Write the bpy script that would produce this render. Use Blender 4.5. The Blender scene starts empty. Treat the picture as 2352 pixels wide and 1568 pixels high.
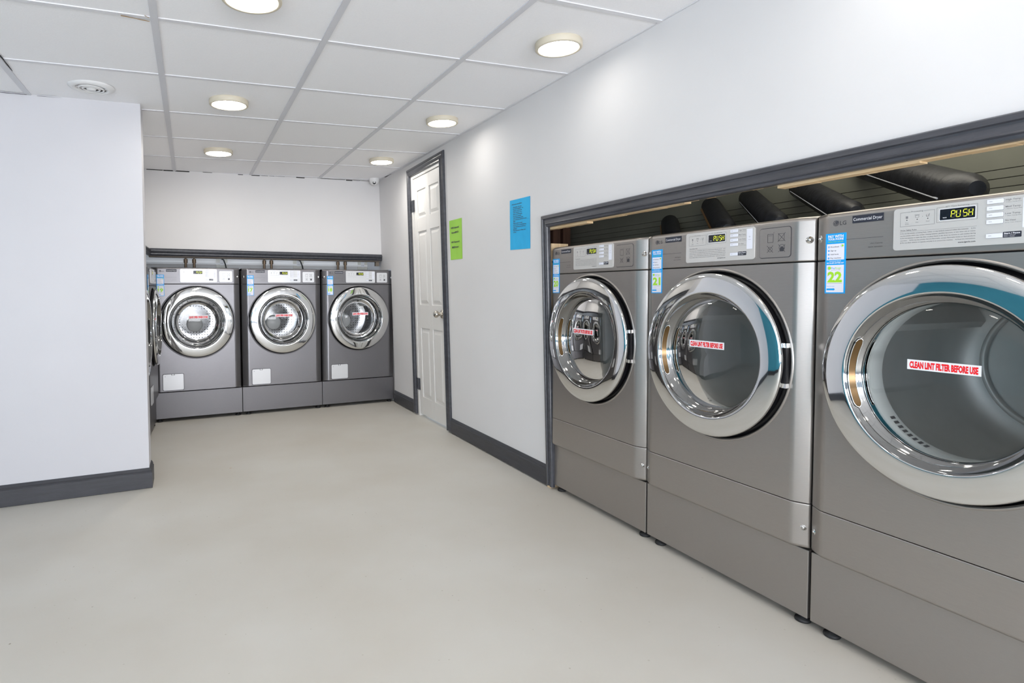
import bpy, bmesh, math, random
from mathutils import Vector, Matrix
random.seed(7)
PI = math.pi
scene = bpy.context.scene
C = scene.collection

# ------------------------------------------------------------------ camera
CAM_H = 1.0373
FPX, CX, CY = 1330.0051, 1022.2047, 724.3474
YAW, PITCH, ROLL = 0.4146, 0.0416, -0.0038
r0 = Vector((math.cos(YAW), -math.sin(YAW), 0)); f0 = Vector((math.sin(YAW), math.cos(YAW), 0)); zz = Vector((0, 0, 1))
FWD = f0*math.cos(PITCH) - zz*math.sin(PITCH)
UP0 = f0*math.sin(PITCH) + zz*math.cos(PITCH)
RGT = r0*math.cos(ROLL) + UP0*math.sin(ROLL)
UPV = -r0*math.sin(ROLL) + UP0*math.cos(ROLL)
cam_d = bpy.data.cameras.new('camera')
cam = bpy.data.objects.new('camera', cam_d); C.objects.link(cam)
cam_d.sensor_fit = 'HORIZONTAL'; cam_d.sensor_width = 36.0
cam_d.lens = FPX/2352*36
cam_d.shift_x = (1176-CX)/2352
cam_d.shift_y = -(784-CY)/2352
cam_d.clip_start = 0.02
M = Matrix.Identity(4)
for i in range(3):
    M[i][0] = RGT[i]; M[i][1] = UPV[i]; M[i][2] = -FWD[i]
M[2][3] = CAM_H
cam.matrix_world = M
scene.camera = cam

# ------------------------------------------------------------------ view, world, window uplights and alcove fill
scene.view_settings.view_transform = 'Standard'
scene.view_settings.look = 'None'
scene.view_settings.exposure = 0.26
scene.view_settings.gamma = 1.0
scene.view_settings.use_curve_mapping = False
world = bpy.data.worlds.new('world'); scene.world = world; world.use_nodes = True
bg = world.node_tree.nodes['Background']
bg.inputs[0].default_value = (0.75, 0.86, 1.0, 1); bg.inputs[1].default_value = 1.5

def area_light(name, loc, rot, sx, sy, power, color):
    l = bpy.data.lights.new(name, 'AREA'); l.shape = 'RECTANGLE'; l.size = sx; l.size_y = sy
    l.energy = power; l.color = color
    o = bpy.data.objects.new(name, l); C.objects.link(o); o.location = loc; o.rotation_euler = rot
    return o
# brightness of the lamps: (column, row), rows counted from the camera towards the rear wall
LAMP_EMIT = {(0, 2): 26.0, (0, 3): 52.0, (0, 4): 80.0, (1, 2): 12.0, (1, 3): 20.0, (1, 4): 60.0}
# front window light behind the camera, aimed upward as added ceiling fill
area_light('window_uplight', (-0.3, -4.85, 0.8), (math.radians(146), 0, 0), 3.9, 1.4, 340, (0.96, 0.965, 1.0))
# side window light on the left wall, likewise tilted up to brighten the ceiling
area_light('side_window_uplight', (-2.45, -1.4, 0.9), (0, math.radians(-146), 0), 1.4, 2.9, 50, (0.96, 0.965, 1.0))
# added fill light, unseen, brightening the service space behind the dryers
area_light('alcove_fill', (2.2, 1.1, 2.05), (0, 0, 0), 0.5, 1.4, 8, (1.0, 0.95, 0.82))

# ------------------------------------------------------------------ materials
def mat(name, color, rough=0.5, metal=0.0, spec=0.5, emit=None, estr=0.0):
    m = bpy.data.materials.new(name); m.use_nodes = True
    b = m.node_tree.nodes['Principled BSDF']
    b.inputs['Base Color'].default_value = (*color, 1)
    b.inputs['Roughness'].default_value = rough
    b.inputs['Metallic'].default_value = metal
    b.inputs['Specular IOR Level'].default_value = spec
    if emit:
        b.inputs['Emission Color'].default_value = (*emit, 1); b.inputs['Emission Strength'].default_value = estr
    return m

def noisy(name, c1, c2, scale=4, rough=0.5, metal=0.0, bump=0.0, bscale=80, stretch=(1, 1, 1), detail=4, spec=0.5, specks=None, bdist=0.002):
    """two-tone noise material on object coordinates, with optional bump and small specks"""
    m = mat(name, c1, rough, metal, spec)
    nt = m.node_tree; N = nt.nodes; L = nt.links; b = N['Principled BSDF']
    tc = N.new('ShaderNodeTexCoord'); mp = N.new('ShaderNodeMapping'); mp.inputs['Scale'].default_value = stretch
    L.new(tc.outputs['Object'], mp.inputs[0])
    n = N.new('ShaderNodeTexNoise'); n.inputs['Scale'].default_value = scale; n.inputs['Detail'].default_value = detail
    L.new(mp.outputs[0], n.inputs['Vector'])
    r = N.new('ShaderNodeValToRGB'); r.color_ramp.elements[0].color = (*c1, 1); r.color_ramp.elements[1].color = (*c2, 1)
    r.color_ramp.elements[0].position = 0.35; r.color_ramp.elements[1].position = 0.65
    L.new(n.outputs['Fac'], r.inputs[0])
    out = r.outputs[0]
    if specks:
        for sc, thr, col, amt in specks:
            v = N.new('ShaderNodeTexVoronoi'); v.inputs['Scale'].default_value = sc
            L.new(mp.outputs[0], v.inputs['Vector'])
            n2 = N.new('ShaderNodeTexNoise'); n2.inputs['Scale'].default_value = sc*0.37; L.new(mp.outputs[0], n2.inputs['Vector'])
            sub = N.new('ShaderNodeMath'); sub.operation = 'MULTIPLY'; L.new(n2.outputs['Fac'], sub.inputs[0]); sub.inputs[1].default_value = thr*2
            lt = N.new('ShaderNodeMath'); lt.operation = 'LESS_THAN'; L.new(v.outputs['Distance'], lt.inputs[0]); L.new(sub.outputs[0], lt.inputs[1])
            gt = N.new('ShaderNodeMath'); gt.operation = 'GREATER_THAN'; gt.inputs[1].default_value = 1-amt
            sp = N.new('ShaderNodeSeparateColor'); L.new(v.outputs['Color'], sp.inputs[0]); L.new(sp.outputs[0], gt.inputs[0])
            mu = N.new('ShaderNodeMath'); mu.operation = 'MULTIPLY'; L.new(lt.outputs[0], mu.inputs[0]); L.new(gt.outputs[0], mu.inputs[1])
            mx = N.new('ShaderNodeMix'); mx.data_type = 'RGBA'; L.new(mu.outputs[0], mx.inputs[0]); L.new(out, mx.inputs[6]); mx.inputs[7].default_value = (*col, 1)
            out = mx.outputs[2]
    L.new(out, b.inputs['Base Color'])
    if bump:
        n3 = N.new('ShaderNodeTexNoise'); n3.inputs['Scale'].default_value = bscale; n3.inputs['Detail'].default_value = 3
        L.new(mp.outputs[0], n3.inputs['Vector'])
        bp = N.new('ShaderNodeBump'); bp.inputs['Strength'].default_value = bump; bp.inputs['Distance'].default_value = bdist
        L.new(n3.outputs['Fac'], bp.inputs['Height']); L.new(bp.outputs[0], b.inputs['Normal'])
    return m

m_wall = noisy('wall_paint', (0.745, 0.735, 0.735), (0.77, 0.76, 0.76), 1.5, rough=0.62, bump=0.12, bscale=35, spec=0.16)
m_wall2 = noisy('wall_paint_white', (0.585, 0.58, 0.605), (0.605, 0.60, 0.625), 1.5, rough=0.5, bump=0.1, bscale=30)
m_teal = noisy('teal_paint', (0.04, 0.26, 0.36), (0.05, 0.30, 0.41), 2, rough=0.5, bump=0.1, bscale=30)
m_tile = noisy('ceiling_tile', (0.93, 0.93, 0.95), (0.955, 0.955, 0.975), 120, rough=0.8, bump=0.5, bscale=160, stretch=(1, 2.2, 1), spec=0.2)
m_tbar = mat('ceiling_grid_metal', (0.66, 0.665, 0.70), 0.45)
m_tbar2 = mat('ceiling_cross_metal', (0.74, 0.74, 0.77), 0.5)
m_floor = noisy('painted_concrete', (0.55, 0.520, 0.460), (0.595, 0.575, 0.525), 1.6, rough=0.5, bump=0.14, bscale=22, detail=9, spec=0.35,
                specks=[(10, 0.028, (0.26, 0.23, 0.17), 0.30), (37, 0.09, (0.49, 0.46, 0.40), 0.20), (4.3, 0.035, (0.52, 0.44, 0.33), 0.25), (19, 0.045, (0.42, 0.39, 0.33), 0.25)])
m_trim = noisy('charcoal_trim', (0.045, 0.047, 0.056), (0.066, 0.068, 0.080), 9, rough=0.28, bump=0.25, bscale=60, stretch=(6, 1, 6), spec=0.6)
m_base = noisy('charcoal_baseboard', (0.034, 0.035, 0.041), (0.045, 0.046, 0.054), 9, rough=0.42, bump=0.2, bscale=60, stretch=(1, 1, 8), spec=0.5)
m_door = mat('door_white', (0.78, 0.765, 0.74), 0.42)
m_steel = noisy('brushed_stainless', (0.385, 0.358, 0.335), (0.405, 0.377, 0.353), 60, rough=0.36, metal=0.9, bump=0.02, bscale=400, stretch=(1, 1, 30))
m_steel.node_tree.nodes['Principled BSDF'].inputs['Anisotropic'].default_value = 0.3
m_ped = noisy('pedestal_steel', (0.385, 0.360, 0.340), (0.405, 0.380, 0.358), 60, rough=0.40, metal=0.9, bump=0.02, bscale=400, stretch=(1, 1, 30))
m_steelw = noisy('darkened_stainless', (0.190, 0.186, 0.194), (0.205, 0.200, 0.208), 60, rough=0.36, metal=0.9, bump=0.02, bscale=400, stretch=(1, 1, 30))  # same steel as the dryers, dimmer reflections put into the colour
m_pedw = noisy('darkened_pedestal', (0.175, 0.171, 0.178), (0.190, 0.186, 0.193), 60, rough=0.40, metal=0.9, bump=0.02, bscale=400, stretch=(1, 1, 30))  # pedestal steel with that dimming also put into its colour
m_side = mat('cabinet_steel', (0.16, 0.155, 0.15), 0.4, 0.8)
m_chrome = mat('chrome', (0.74, 0.745, 0.74), 0.04, 1.0)
m_dchrome = mat('smoked_chrome', (0.30, 0.30, 0.295), 0.06, 1.0)
m_black = mat('black_plastic', (0.012, 0.012, 0.014), 0.35)
m_rubber = mat('black_rubber', (0.015, 0.015, 0.016), 0.6)
m_bronze = mat('bronze_pocket', (0.105, 0.060, 0.020), 0.18, 0.6)
m_console = mat('console_silver', (0.63, 0.62, 0.60), 0.32, 0.25)
m_consolew = mat('console_silver_bright', (0.72, 0.73, 0.75), 0.32, 0.25)
m_btn = mat('button_white', (0.80, 0.82, 0.90), 0.3)
m_ink = mat('ink_dark', (0.06, 0.06, 0.07), 0.5)
m_inkg = mat('ink_grey', (0.22, 0.22, 0.23), 0.5)
m_navy = mat('navy_label', (0.022, 0.026, 0.042), 0.45)
m_disp = mat('display_black', (0.012, 0.013, 0.018), 0.12)
m_digit = mat('led_yellow', (0.7, 0.75, 0.05), 0.4, emit=(0.80, 0.92, 0.04), estr=1.0)
m_digoff = mat('led_off', (0.17, 0.16, 0.11), 0.4)
m_whitei = mat('ink_white', (0.85, 0.86, 0.9), 0.4)
m_blue = mat('sticker_blue', (0.0, 0.36, 0.86), 0.35)
m_green = mat('sticker_green', (0.38, 0.75, 0.03), 0.4)
m_lavend = mat('sticker_white', (0.80, 0.81, 0.90), 0.4)
m_red = mat('ink_red', (0.85, 0.012, 0.02), 0.45)
m_paperb = noisy('blue_paper', (0.02, 0.43, 0.80), (0.03, 0.47, 0.84), 6, rough=0.7)
m_paperg = noisy('green_paper', (0.34, 0.66, 0.08), (0.37, 0.70, 0.09), 6, rough=0.7)
m_drum = noisy('drum_metal', (0.66, 0.65, 0.63), (0.74, 0.73, 0.71), 5, rough=0.42, metal=0.45)
m_collar = mat('door_collar_grey', (0.74, 0.74, 0.72), 0.4)
m_wood = noisy('raw_pine', (0.66, 0.47, 0.26), (0.76, 0.58, 0.36), 7, rough=0.7, stretch=(8, 0.8, 8), bump=0.3, bscale=40)
m_woodv = noisy('raw_pine_stud', (0.64, 0.46, 0.27), (0.76, 0.58, 0.37), 7, rough=0.7, stretch=(14, 14, 0.8), bump=0.3, bscale=40)
m_dwood = noisy('dark_stained_wood', (0.10, 0.05, 0.035), (0.15, 0.075, 0.05), 5, rough=0.6, stretch=(6, 6, 1))
m_olive = noisy('olive_boards', (0.155, 0.158, 0.128), (0.195, 0.198, 0.16), 3, rough=0.6, bump=0.2, bscale=30)
m_duct = noisy('black_duct_wrap', (0.006, 0.006, 0.008), (0.016, 0.017, 0.022), 30, rough=0.42, bump=0.6, bscale=50, spec=0.3)
m_glint = mat('gold_glint', (0.75, 0.36, 0.10), 0.25, 0.9)  # gold colour standing in for light reflected on the duct edges
m_brass = mat('brass', (0.22, 0.16, 0.11), 0.35, 0.8)
m_nickel = mat('satin_nickel', (0.58, 0.54, 0.48), 0.25, 1.0)
m_lamprim = mat('lamp_rim_cream', (0.66, 0.60, 0.48), 0.5)
m_lampglow = {k: mat('lamp_diffuser', (1, 1, 1), 0.5, emit=(1.0, 0.96, 0.90), estr=v) for k, v in LAMP_EMIT.items()}
m_white = mat('white_plastic', (0.80, 0.80, 0.80), 0.4)
m_ivory = mat('ivory_plastic', (0.70, 0.68, 0.60), 0.4)
m_dark = mat('dark_gap', (0.02, 0.02, 0.02), 0.8)
m_redh = mat('red_handle', (0.35, 0.03, 0.02), 0.4)
m_blueh = mat('blue_handle', (0.02, 0.04, 0.25), 0.4)

def glass_mat(name, tint, gloss_rough=0.02, ior=1.36):
    m = bpy.data.materials.new(name); m.use_nodes = True
    nt = m.node_tree; N = nt.nodes; L = nt.links
    for n in list(N): N.remove(n)
    o = N.new('ShaderNodeOutputMaterial'); mx = N.new('ShaderNodeMixShader')
    t = N.new('ShaderNodeBsdfTransparent'); t.inputs[0].default_value = (*tint, 1)
    g = N.new('ShaderNodeBsdfGlossy'); g.inputs['Roughness'].default_value = gloss_rough
    f = N.new('ShaderNodeFresnel'); f.inputs[0].default_value = ior
    L.new(f.outputs[0], mx.inputs[0]); L.new(t.outputs[0], mx.inputs[1]); L.new(g.outputs[0], mx.inputs[2]); L.new(mx.outputs[0], o.inputs[0])
    return m
m_glass = glass_mat('door_glass_smoky', (0.78, 0.81, 0.81))
m_glassw = glass_mat('door_glass_clear', (0.95, 0.96, 0.96))
m_pane = glass_mat('window_glass', (0.95, 0.97, 1.0))

def perforated(name):
    m = mat(name, (0.5, 0.5, 0.51), 0.22, 0.95)
    nt = m.node_tree; N = nt.nodes; L = nt.links; b = N['Principled BSDF']
    tc = N.new('ShaderNodeTexCoord')
    v = N.new('ShaderNodeTexVoronoi'); v.inputs['Scale'].default_value = 42; v.inputs['Randomness'].default_value = 0.15
    L.new(tc.outputs['Object'], v.inputs['Vector'])
    lt = N.new('ShaderNodeMath'); lt.operation = 'LESS_THAN'; lt.inputs[1].default_value = 0.22; L.new(v.outputs['Distance'], lt.inputs[0])
    mx = N.new('ShaderNodeMix'); mx.data_type = 'RGBA'; mx.inputs[6].default_value = (0.52, 0.52, 0.53, 1); mx.inputs[7].default_value = (0.03, 0.03, 0.03, 1)
    L.new(lt.outputs[0], mx.inputs[0]); L.new(mx.outputs[2], b.inputs['Base Color'])
    return m
m_perf = perforated('perforated_drum_steel')

# ------------------------------------------------------------------ mesh helpers
class MB:
    """collects polygons (with material slots) and links them as one mesh"""
    def __init__(s, mats):
        s.v = []; s.f = []; s.mi = []; s.sm = []; s.mats = mats if isinstance(mats, (list, tuple)) else [mats]
    def add(s, vs, fs, m=0, smooth=False):
        k = len(s.v); s.v += [tuple(p) for p in vs]
        for f in fs: s.f.append(tuple(i+k for i in f)); s.mi.append(m); s.sm.append(smooth)
    def box(s, x0, x1, y0, y1, z0, z1, m=0):
        s.add([(x0,y0,z0),(x1,y0,z0),(x1,y1,z0),(x0,y1,z0),(x0,y0,z1),(x1,y0,z1),(x1,y1,z1),(x0,y1,z1)],
              [(0,3,2,1),(4,5,6,7),(0,1,5,4),(1,2,6,5),(2,3,7,6),(3,0,4,7)], m)
    def prism(s, pts, a, b, axis='y', m=0, smooth=False):
        """extrude a closed 2-D outline between a and b along axis"""
        def P(p, t): return (p[0], t, p[1]) if axis == 'y' else ((t, p[0], p[1]) if axis == 'x' else (p[0], p[1], t))
        n = len(pts); vs = [P(p, a) for p in pts] + [P(p, b) for p in pts]
        fs = [tuple(range(n)), tuple(range(2*n-1, n-1, -1))]
        s.add(vs, fs, m)
        s.add(vs, [(i, i+n, (i+1) % n+n, (i+1) % n) for i in range(n)], m, smooth)
    def lathe(s, prof, c=(0, 0, 0), axis='y', n=96, m=0, a0=0, a1=2*PI, smooth=True):
        """profile of (radius, along-axis) points swept about the axis"""
        full = abs(a1-a0-2*PI) < 1e-6; na = n if full else n+1
        vs = []
        for i in range(na):
            a = a0+(a1-a0)*i/n; ca, sa = math.cos(a), math.sin(a)
            for r, t in prof:
                if axis == 'y': vs.append((c[0]+r*ca, c[1]+t, c[2]+r*sa))
                elif axis == 'z': vs.append((c[0]+r*ca, c[1]+r*sa, c[2]+t))
                else: vs.append((c[0]+t, c[1]+r*ca, c[2]+r*sa))
        k = len(prof); fs = []
        for i in range(n):
            j = (i+1) % na
            for q in range(k-1): fs.append((i*k+q, i*k+q+1, j*k+q+1, j*k+q))
        s.add(vs, fs, m, smooth)
    def tube(s, pts, r, n=12, m=0, caps=True):
        pts = [Vector(p) for p in pts]; vs = []; fs = []
        rr = r if isinstance(r, (list, tuple)) else [r]*len(pts)
        for i, p in enumerate(pts):
            t = (pts[min(i+1, len(pts)-1)]-pts[max(i-1, 0)]).normalized()
            up = Vector((0, 0, 1)) if abs(t.z) < 0.9 else Vector((1, 0, 0))
            a = t.cross(up).normalized(); b = t.cross(a).normalized()
            for k in range(n):
                q = 2*PI*k/n; vs.append(p+a*math.cos(q)*rr[i]+b*math.sin(q)*rr[i])
        for i in range(len(pts)-1):
            for k in range(n): fs.append((i*n+k, i*n+(k+1) % n, (i+1)*n+(k+1) % n, (i+1)*n+k))
        s.add(vs, fs, m, True)
        if caps: s.add(vs, [tuple(range(n-1, -1, -1)), tuple((len(pts)-1)*n+k for k in range(n))], m)
    def disc(s, c, r, y, m=0, n=28, r2=None):
        """flat disc (or ring when r2) facing -Y"""
        if r2 is None: s.add([(c[0]+r*math.cos(2*PI*i/n), y, c[1]+r*math.sin(2*PI*i/n)) for i in range(n)], [tuple(range(n))], m)
        else:
            vs = []
            for i in range(n):
                ca, sa = math.cos(2*PI*i/n), math.sin(2*PI*i/n)
                vs += [(c[0]+r*ca, y, c[1]+r*sa), (c[0]+r2*ca, y, c[1]+r2*sa)]
            s.add(vs, [(2*i, 2*i+1, (2*i+3) % (2*n), (2*i+2) % (2*n)) for i in range(n)], m)
    def rect(s, x0, x1, z0, z1, y, m=0, r=0.0):
        if r <= 0: s.add([(x0,y,z0),(x1,y,z0),(x1,y,z1),(x0,y,z1)], [(0,1,2,3)], m)
        else: s.add([(p[0], y, p[1]) for p in rrect(x0, x1, z0, z1, r)], [tuple(range(len(rrect(x0, x1, z0, z1, r))))], m)
    def line(s, p, q, w, y, m=0):
        p = Vector(p); q = Vector(q); d = (q-p).normalized(); n = Vector((-d.y, d.x))*w/2
        a, b, c, e = p-n, q-n, q+n, p+n
        s.add([(a.x,y,a.y),(b.x,y,b.y),(c.x,y,c.y),(e.x,y,e.y)], [(0,1,2,3)], m)
    def frame(s, x0, x1, z0, z1, w, y, m=0):
        s.line((x0, z0), (x1, z0), w, y, m); s.line((x0, z1), (x1, z1), w, y, m)
        s.line((x0, z0), (x0, z1), w, y, m); s.line((x1, z0), (x1, z1), w, y, m)
    def text(s, txt, x0, x1, z, h, y, m=0, bold=0.0, xf=None):
        """lettering fitted between x0 and x1, baseline z, capital height h; xf maps (x, z) before placing"""
        V, F = glyphs(txt, bold)
        if not V: return
        mx = max(v[0] for v in V); mn = min(v[0] for v in V)
        if x1 is None: sx = h/0.729; x1 = x0+(mx-mn)*sx
        sx = (x1-x0)/(mx-mn); sz = h/0.729
        P = [(x0+(v[0]-mn)*sx, z+v[1]*sz) for v in V]
        if xf: P = [xf(*p) for p in P]
        s.add([(p[0], y, p[1]) for p in P], F, m)
    def build(s, name, parent=None, bevel=0, seg=2, loc=None, auto=False, mesh_only=False):
        me = bpy.data.meshes.new(name); me.from_pydata(s.v, [], s.f)
        for m in s.mats: me.materials.append(m)
        me.polygons.foreach_set('material_index', s.mi); me.polygons.foreach_set('use_smooth', s.sm)
        me.update()
        if mesh_only: return me
        return link(name, me, parent, bevel, seg, loc)

def link(name, me, parent=None, bevel=0, seg=2, loc=None):
    o = bpy.data.objects.new(name, me); C.objects.link(o)
    if parent: o.parent = parent
    if loc: o.location = loc
    if bevel:
        b = o.modifiers.new('bevel', 'BEVEL'); b.width = bevel; b.segments = seg; b.limit_method = 'ANGLE'; b.angle_limit = math.radians(35); b.harden_normals = False
        for p in me.polygons: pass
    return o

def rrect(x0, x1, z0, z1, r, n=6):
    P = []
    for cx, cz, a in ((x1-r, z1-r, 0), (x0+r, z1-r, PI/2), (x0+r, z0+r, PI), (x1-r, z0+r, 1.5*PI)):
        for i in range(n+1): P.append((cx+r*math.cos(a+PI/2*i/n), cz+r*math.sin(a+PI/2*i/n)))
    return P

_gl = {}
def glyphs(txt, bold=0.0):
    k = (txt, bold)
    if k not in _gl:
        cu = bpy.data.curves.new('lettering', 'FONT'); cu.body = txt; cu.size = 1.0; cu.resolution_u = 2; cu.offset = bold
        o = bpy.data.objects.new('lettering', cu)
        me = o.to_mesh()
        _gl[k] = ([(v.co.x, v.co.y) for v in me.vertices], [tuple(p.vertices) for p in me.polygons])
        o.to_mesh_clear(); bpy.data.objects.remove(o); bpy.data.curves.remove(cu)
    return _gl[k]

def thing(name, label, cat, loc=(0, 0, 0), rotz=0, group=None, scale=1.0):
    o = bpy.data.objects.new(name, None); C.objects.link(o); o.location = loc; o.rotation_euler = (0, 0, rotz); o.scale = (scale,)*3
    o.empty_display_size = 0.1
    o['label'] = label; o['category'] = cat
    if group: o['group'] = group
    return o
def tag(o, label, cat, group=None):
    o['label'] = label; o['category'] = cat
    if group: o['group'] = group
    return o
def struct(o):
    o['kind'] = 'structure'; return o

# ------------------------------------------------------------------ room geometry functions
def xw(y, z):
    """room face of the right wall: leans slightly inward"""
    lean = 1.7071+0.0082*y-0.028*z
    if y > 5.145 and z < 1.2425: lean = 1.755        # pocket beside the last washer
    return lean
def zc(x, y): return 2.027+0.0342*x+0.0104*(y-4)
def yr(x): return 5.292+0.0745*x          # header wall above the rear washers
PA = 0.0336
XP, YP = -0.2165, 3.424
def yp(x): return YP+(x-XP)*math.tan(PA)
XL, YB = -2.7, -5.0                        # far left wall and front wall behind the camera

def wall_piece(mb, y0, y1, z0, z1, t=0.03, ny=1, top=False, m=0):
    ys = [y0+(y1-y0)*i/ny for i in range(ny+1)]; nz = 6
    for i in range(ny):
        a, b = ys[i], ys[i+1]
        za1 = zc(1.7, a)+0.01 if top else z1; zb1 = zc(1.7, b)+0.01 if top else z1
        for k in range(nz):
            q = lambda y, zt, d: (xw(y, z0+(zt-z0))+d, y, zt)
            A0, A1 = z0+(za1-z0)*k/nz, z0+(za1-z0)*(k+1)/nz
            B0, B1 = z0+(zb1-z0)*k/nz, z0+(zb1-z0)*(k+1)/nz
            vs = [q(a, A0, 0), q(b, B0, 0), q(b, B1, 0), q(a, A1, 0), q(a, A0, t), q(b, B0, t), q(b, B1, t), q(a, A1, t)]
            fs = [(0, 3, 2, 1), (4, 5, 6, 7)]
            if i == 0: fs.append((0, 4, 7, 3))
            if i == ny-1: fs.append((1, 2, 6, 5))
            if k == 0: fs.append((0, 1, 5, 4))
            if k == nz-1: fs.append((3, 7, 6, 2))
            mb.add(vs, fs, m)

# floor
fl = MB([m_floor]); fl.box(XL, 2.75, YB, 6.2, -0.08, 0.0); struct(fl.build('floor'))
# ceiling: tilted sheet of lay-in tiles
cl = MB([m_tile])
def cbox(mb, x0, x1, y0, y1, d0, d1, m=0):
    vs = [(x, y, zc(x, y)+d) for d in (d0, d1) for x, y in ((x0, y0), (x1, y0), (x1, y1), (x0, y1))]
    mb.add(vs, [(0,3,2,1),(4,5,6,7),(0,1,5,4),(1,2,6,5),(2,3,7,6),(3,0,4,7)], m)
cbox(cl, XL, 1.72, YB, 5.5, 0.0, 0.05)
ceiling = struct(cl.build('ceiling'))
GX = [-0.0957+0.6*i for i in range(-4, 4)]
GY = [2.324+0.6*j for j in range(-12, 6)]
g1 = MB([m_tbar, m_tbar2])
for x in GX:
    if x < 1.69: cbox(g1, x-0.0125, x+0.0125, YB, 5.3+0.06*x, -0.005, 0.004, 0)
g1o = g1.build('ceiling_main_grid', ceiling)
g2 = MB([m_tbar2])
for y in GY:
    cbox(g2, XL, 1.69, y-0.011, y+0.011, -0.0035, 0.004, 0)
g2o = g2.build('ceiling_cross_grid', ceiling)
g3 = MB([m_tbar2]); cbox(g3, 1.655, 1.70, YB, 5.4, -0.003, 0.002)
g3.build('ceiling_wall_angle', ceiling)

# right wall with door opening and dryer opening
DY0, DY1, DZ = 3.895, 4.525, 1.985          # door opening
OY0, OY1, OZ = 0.40, 2.562, 1.378           # dryer opening
for nm, y0, y1, z0, ny in (('wall_right_front', YB, OY0, 0, 4), ('wall_right_header', OY0, OY1, OZ, 4), ('wall_right', OY1, DY0, 0, 4), ('wall_right_door_header', DY0, DY1, DZ, 1), ('wall_right_rear', DY1, 5.14, 0, 2)):
    w = MB([m_wall]); wall_piece(w, y0, y1, z0, 2.1, ny=ny, top=True); struct(w.build(nm))
w = MB([m_wall]); w.box(1.755, 1.785, 5.14, 6.0, 0, 1.2425); wall_piece(w, 5.14, 6.0, 1.2430, 2.1, ny=2, top=True); struct(w.build('wall_right_corner'))
# left wall, front wall with windows behind the camera
w = MB([m_teal]); 
w.box(XL-0.1, XL, YB, -3.0, 0, 2.1); w.box(XL-0.1, XL, -3.0, 0.0, 0, 0.25); w.box(XL-0.1, XL, -3.0, 0.0, 1.93, 2.1); w.box(XL-0.1, XL, 0.0, 3.6, 0, 2.1)
struct(w.build('wall_left'))
w = MB([m_wall2])
w.box(XL, -2.3, YB-0.1, YB, 0, 2.2); w.box(1.65, 1.85, YB-0.1, YB, 0, 2.2); w.box(-2.3, 1.65, YB-0.1, YB, 0, 0.15); w.box(-2.3, 1.65, YB-0.1, YB, 1.95, 2.2)
struct(w.build('wall_front'))
for nm, x0, x1 in (('window_1', -2.3, -0.33), ('window_2', -0.33, 1.65)):
    w = MB([m_trim]); 
    w.box(x0, x0+0.05, YB-0.08, YB-0.03, 0.15, 1.95); w.box(x1-0.05, x1, YB-0.08, YB-0.03, 0.15, 1.95); w.box(x0, x1, YB-0.08, YB-0.03, 0.15, 0.2); w.box(x0, x1, YB-0.08, YB-0.03, 1.9, 1.95)
    wo = struct(w.build(nm)); p = MB([m_pane]); p.box(x0+0.05, x1-0.05, YB-0.06, YB-0.055, 0.2, 1.9); p.build('window_pane', wo)
X = XL-0.08
for nm, y0, y1 in (('window_3', -3.0, 0.0),):
    w = MB([m_trim]); w.box(X, X+0.05, y0, y0+0.05, 0.25, 1.93); w.box(X, X+0.05, y1-0.05, y1, 0.25, 1.93); w.box(X, X+0.05, y0, y1, 0.25, 0.3); w.box(X, X+0.05, y0, y1, 1.88, 1.93)
    wo = struct(w.build(nm)); p = MB([m_pane]); p.box(X+0.02, X+0.025, y0+0.05, y1-0.05, 0.3, 1.88); p.build('window_pane', wo)

# partition wall on the left
w = MB([m_wall2])
TH = 0.15
def quadwall(mb, pts, z0=0, m=0, over=0.01):
    n = len(pts); vs = [(x, y, z0) for x, y in pts]+[(x, y, zc(x, y)+over) for x, y in pts]
    mb.add(vs, [tuple(range(n-1, -1, -1)), tuple(range(n, 2*n))]+[(i, (i+1) % n, (i+1) % n+n, i+n) for i in range(n)], m)
quadwall(w, [(XL, yp(XL)), (XP, YP), (XP, YP+TH), (XL, yp(XL)+TH)])
struct(w.build('wall_partition'))
# header walls over the washers and the alcove wall behind them
HZ = 1.36
w = MB([m_wall])
def hdr(mb, pts, z0): quadwall(mb, pts, z0)
hdr(w, [(-0.335, yr(-0.335)), (1.73, yr(1.73)), (1.73, yr(1.73)+0.1), (-0.335, yr(-0.335)+0.1)], HZ)
struct(w.build('wall_rear_header'))
w = MB([m_wall])
hdr(w, [(-0.36, 3.58), (-0.335, yr(-0.335)), (-0.435, yr(-0.335)), (-0.46, 3.58)], HZ)
struct(w.build('wall_side_header'))
w = MB([mat('warm_white_wall', (0.90, 0.885, 0.86), 0.6)]); w.box(-1.1, 1.9, 5.95, 6.05, 0, 2.2)
w.box(-1.1, 1.75, 5.935, 5.95, 1.300, 1.318)                       # ledge behind the washers
struct(w.build('wall_rear'))
w = MB([m_wall]); w.box(-1.15, -1.05, 3.58, 6.0, 0, 2.2); struct(w.build('wall_side'))

# dryer alcove shell
w = MB([m_olive])
w.box(2.66, 2.7, 0.15, 4.1, 0, 1.46); w.box(2.66, 2.7, 0.15, 4.1, 1.464, 2.1)
for k, zb in enumerate((1.30, 1.335, 1.368, 1.40, 1.432, 1.464)):
    w.box(2.652, 2.661, 0.15, 4.1, zb+0.0015, zb+(0.0305 if k < 5 else 0.4))
struct(w.build('wall_alcove_back'))
w = MB([m_dwood])
w.box(1.80, 2.66, 3.66, 3.70, 0, 2.1)
for k in range(9): w.box(1.84+k*0.09, 1.905+k*0.09, 3.62, 3.66, 0, 2.1)
struct(w.build('wall_alcove_end'))
w = MB([m_olive]); w.box(1.86, 2.66, 0.10, 0.15, 0, 2.1); struct(w.build('wall_alcove_side'))
w = MB([m_olive]); w.box(1.84, 2.7, 0.1, 4.1, 2.1, 2.14); struct(w.build('ceiling_alcove'))

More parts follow.
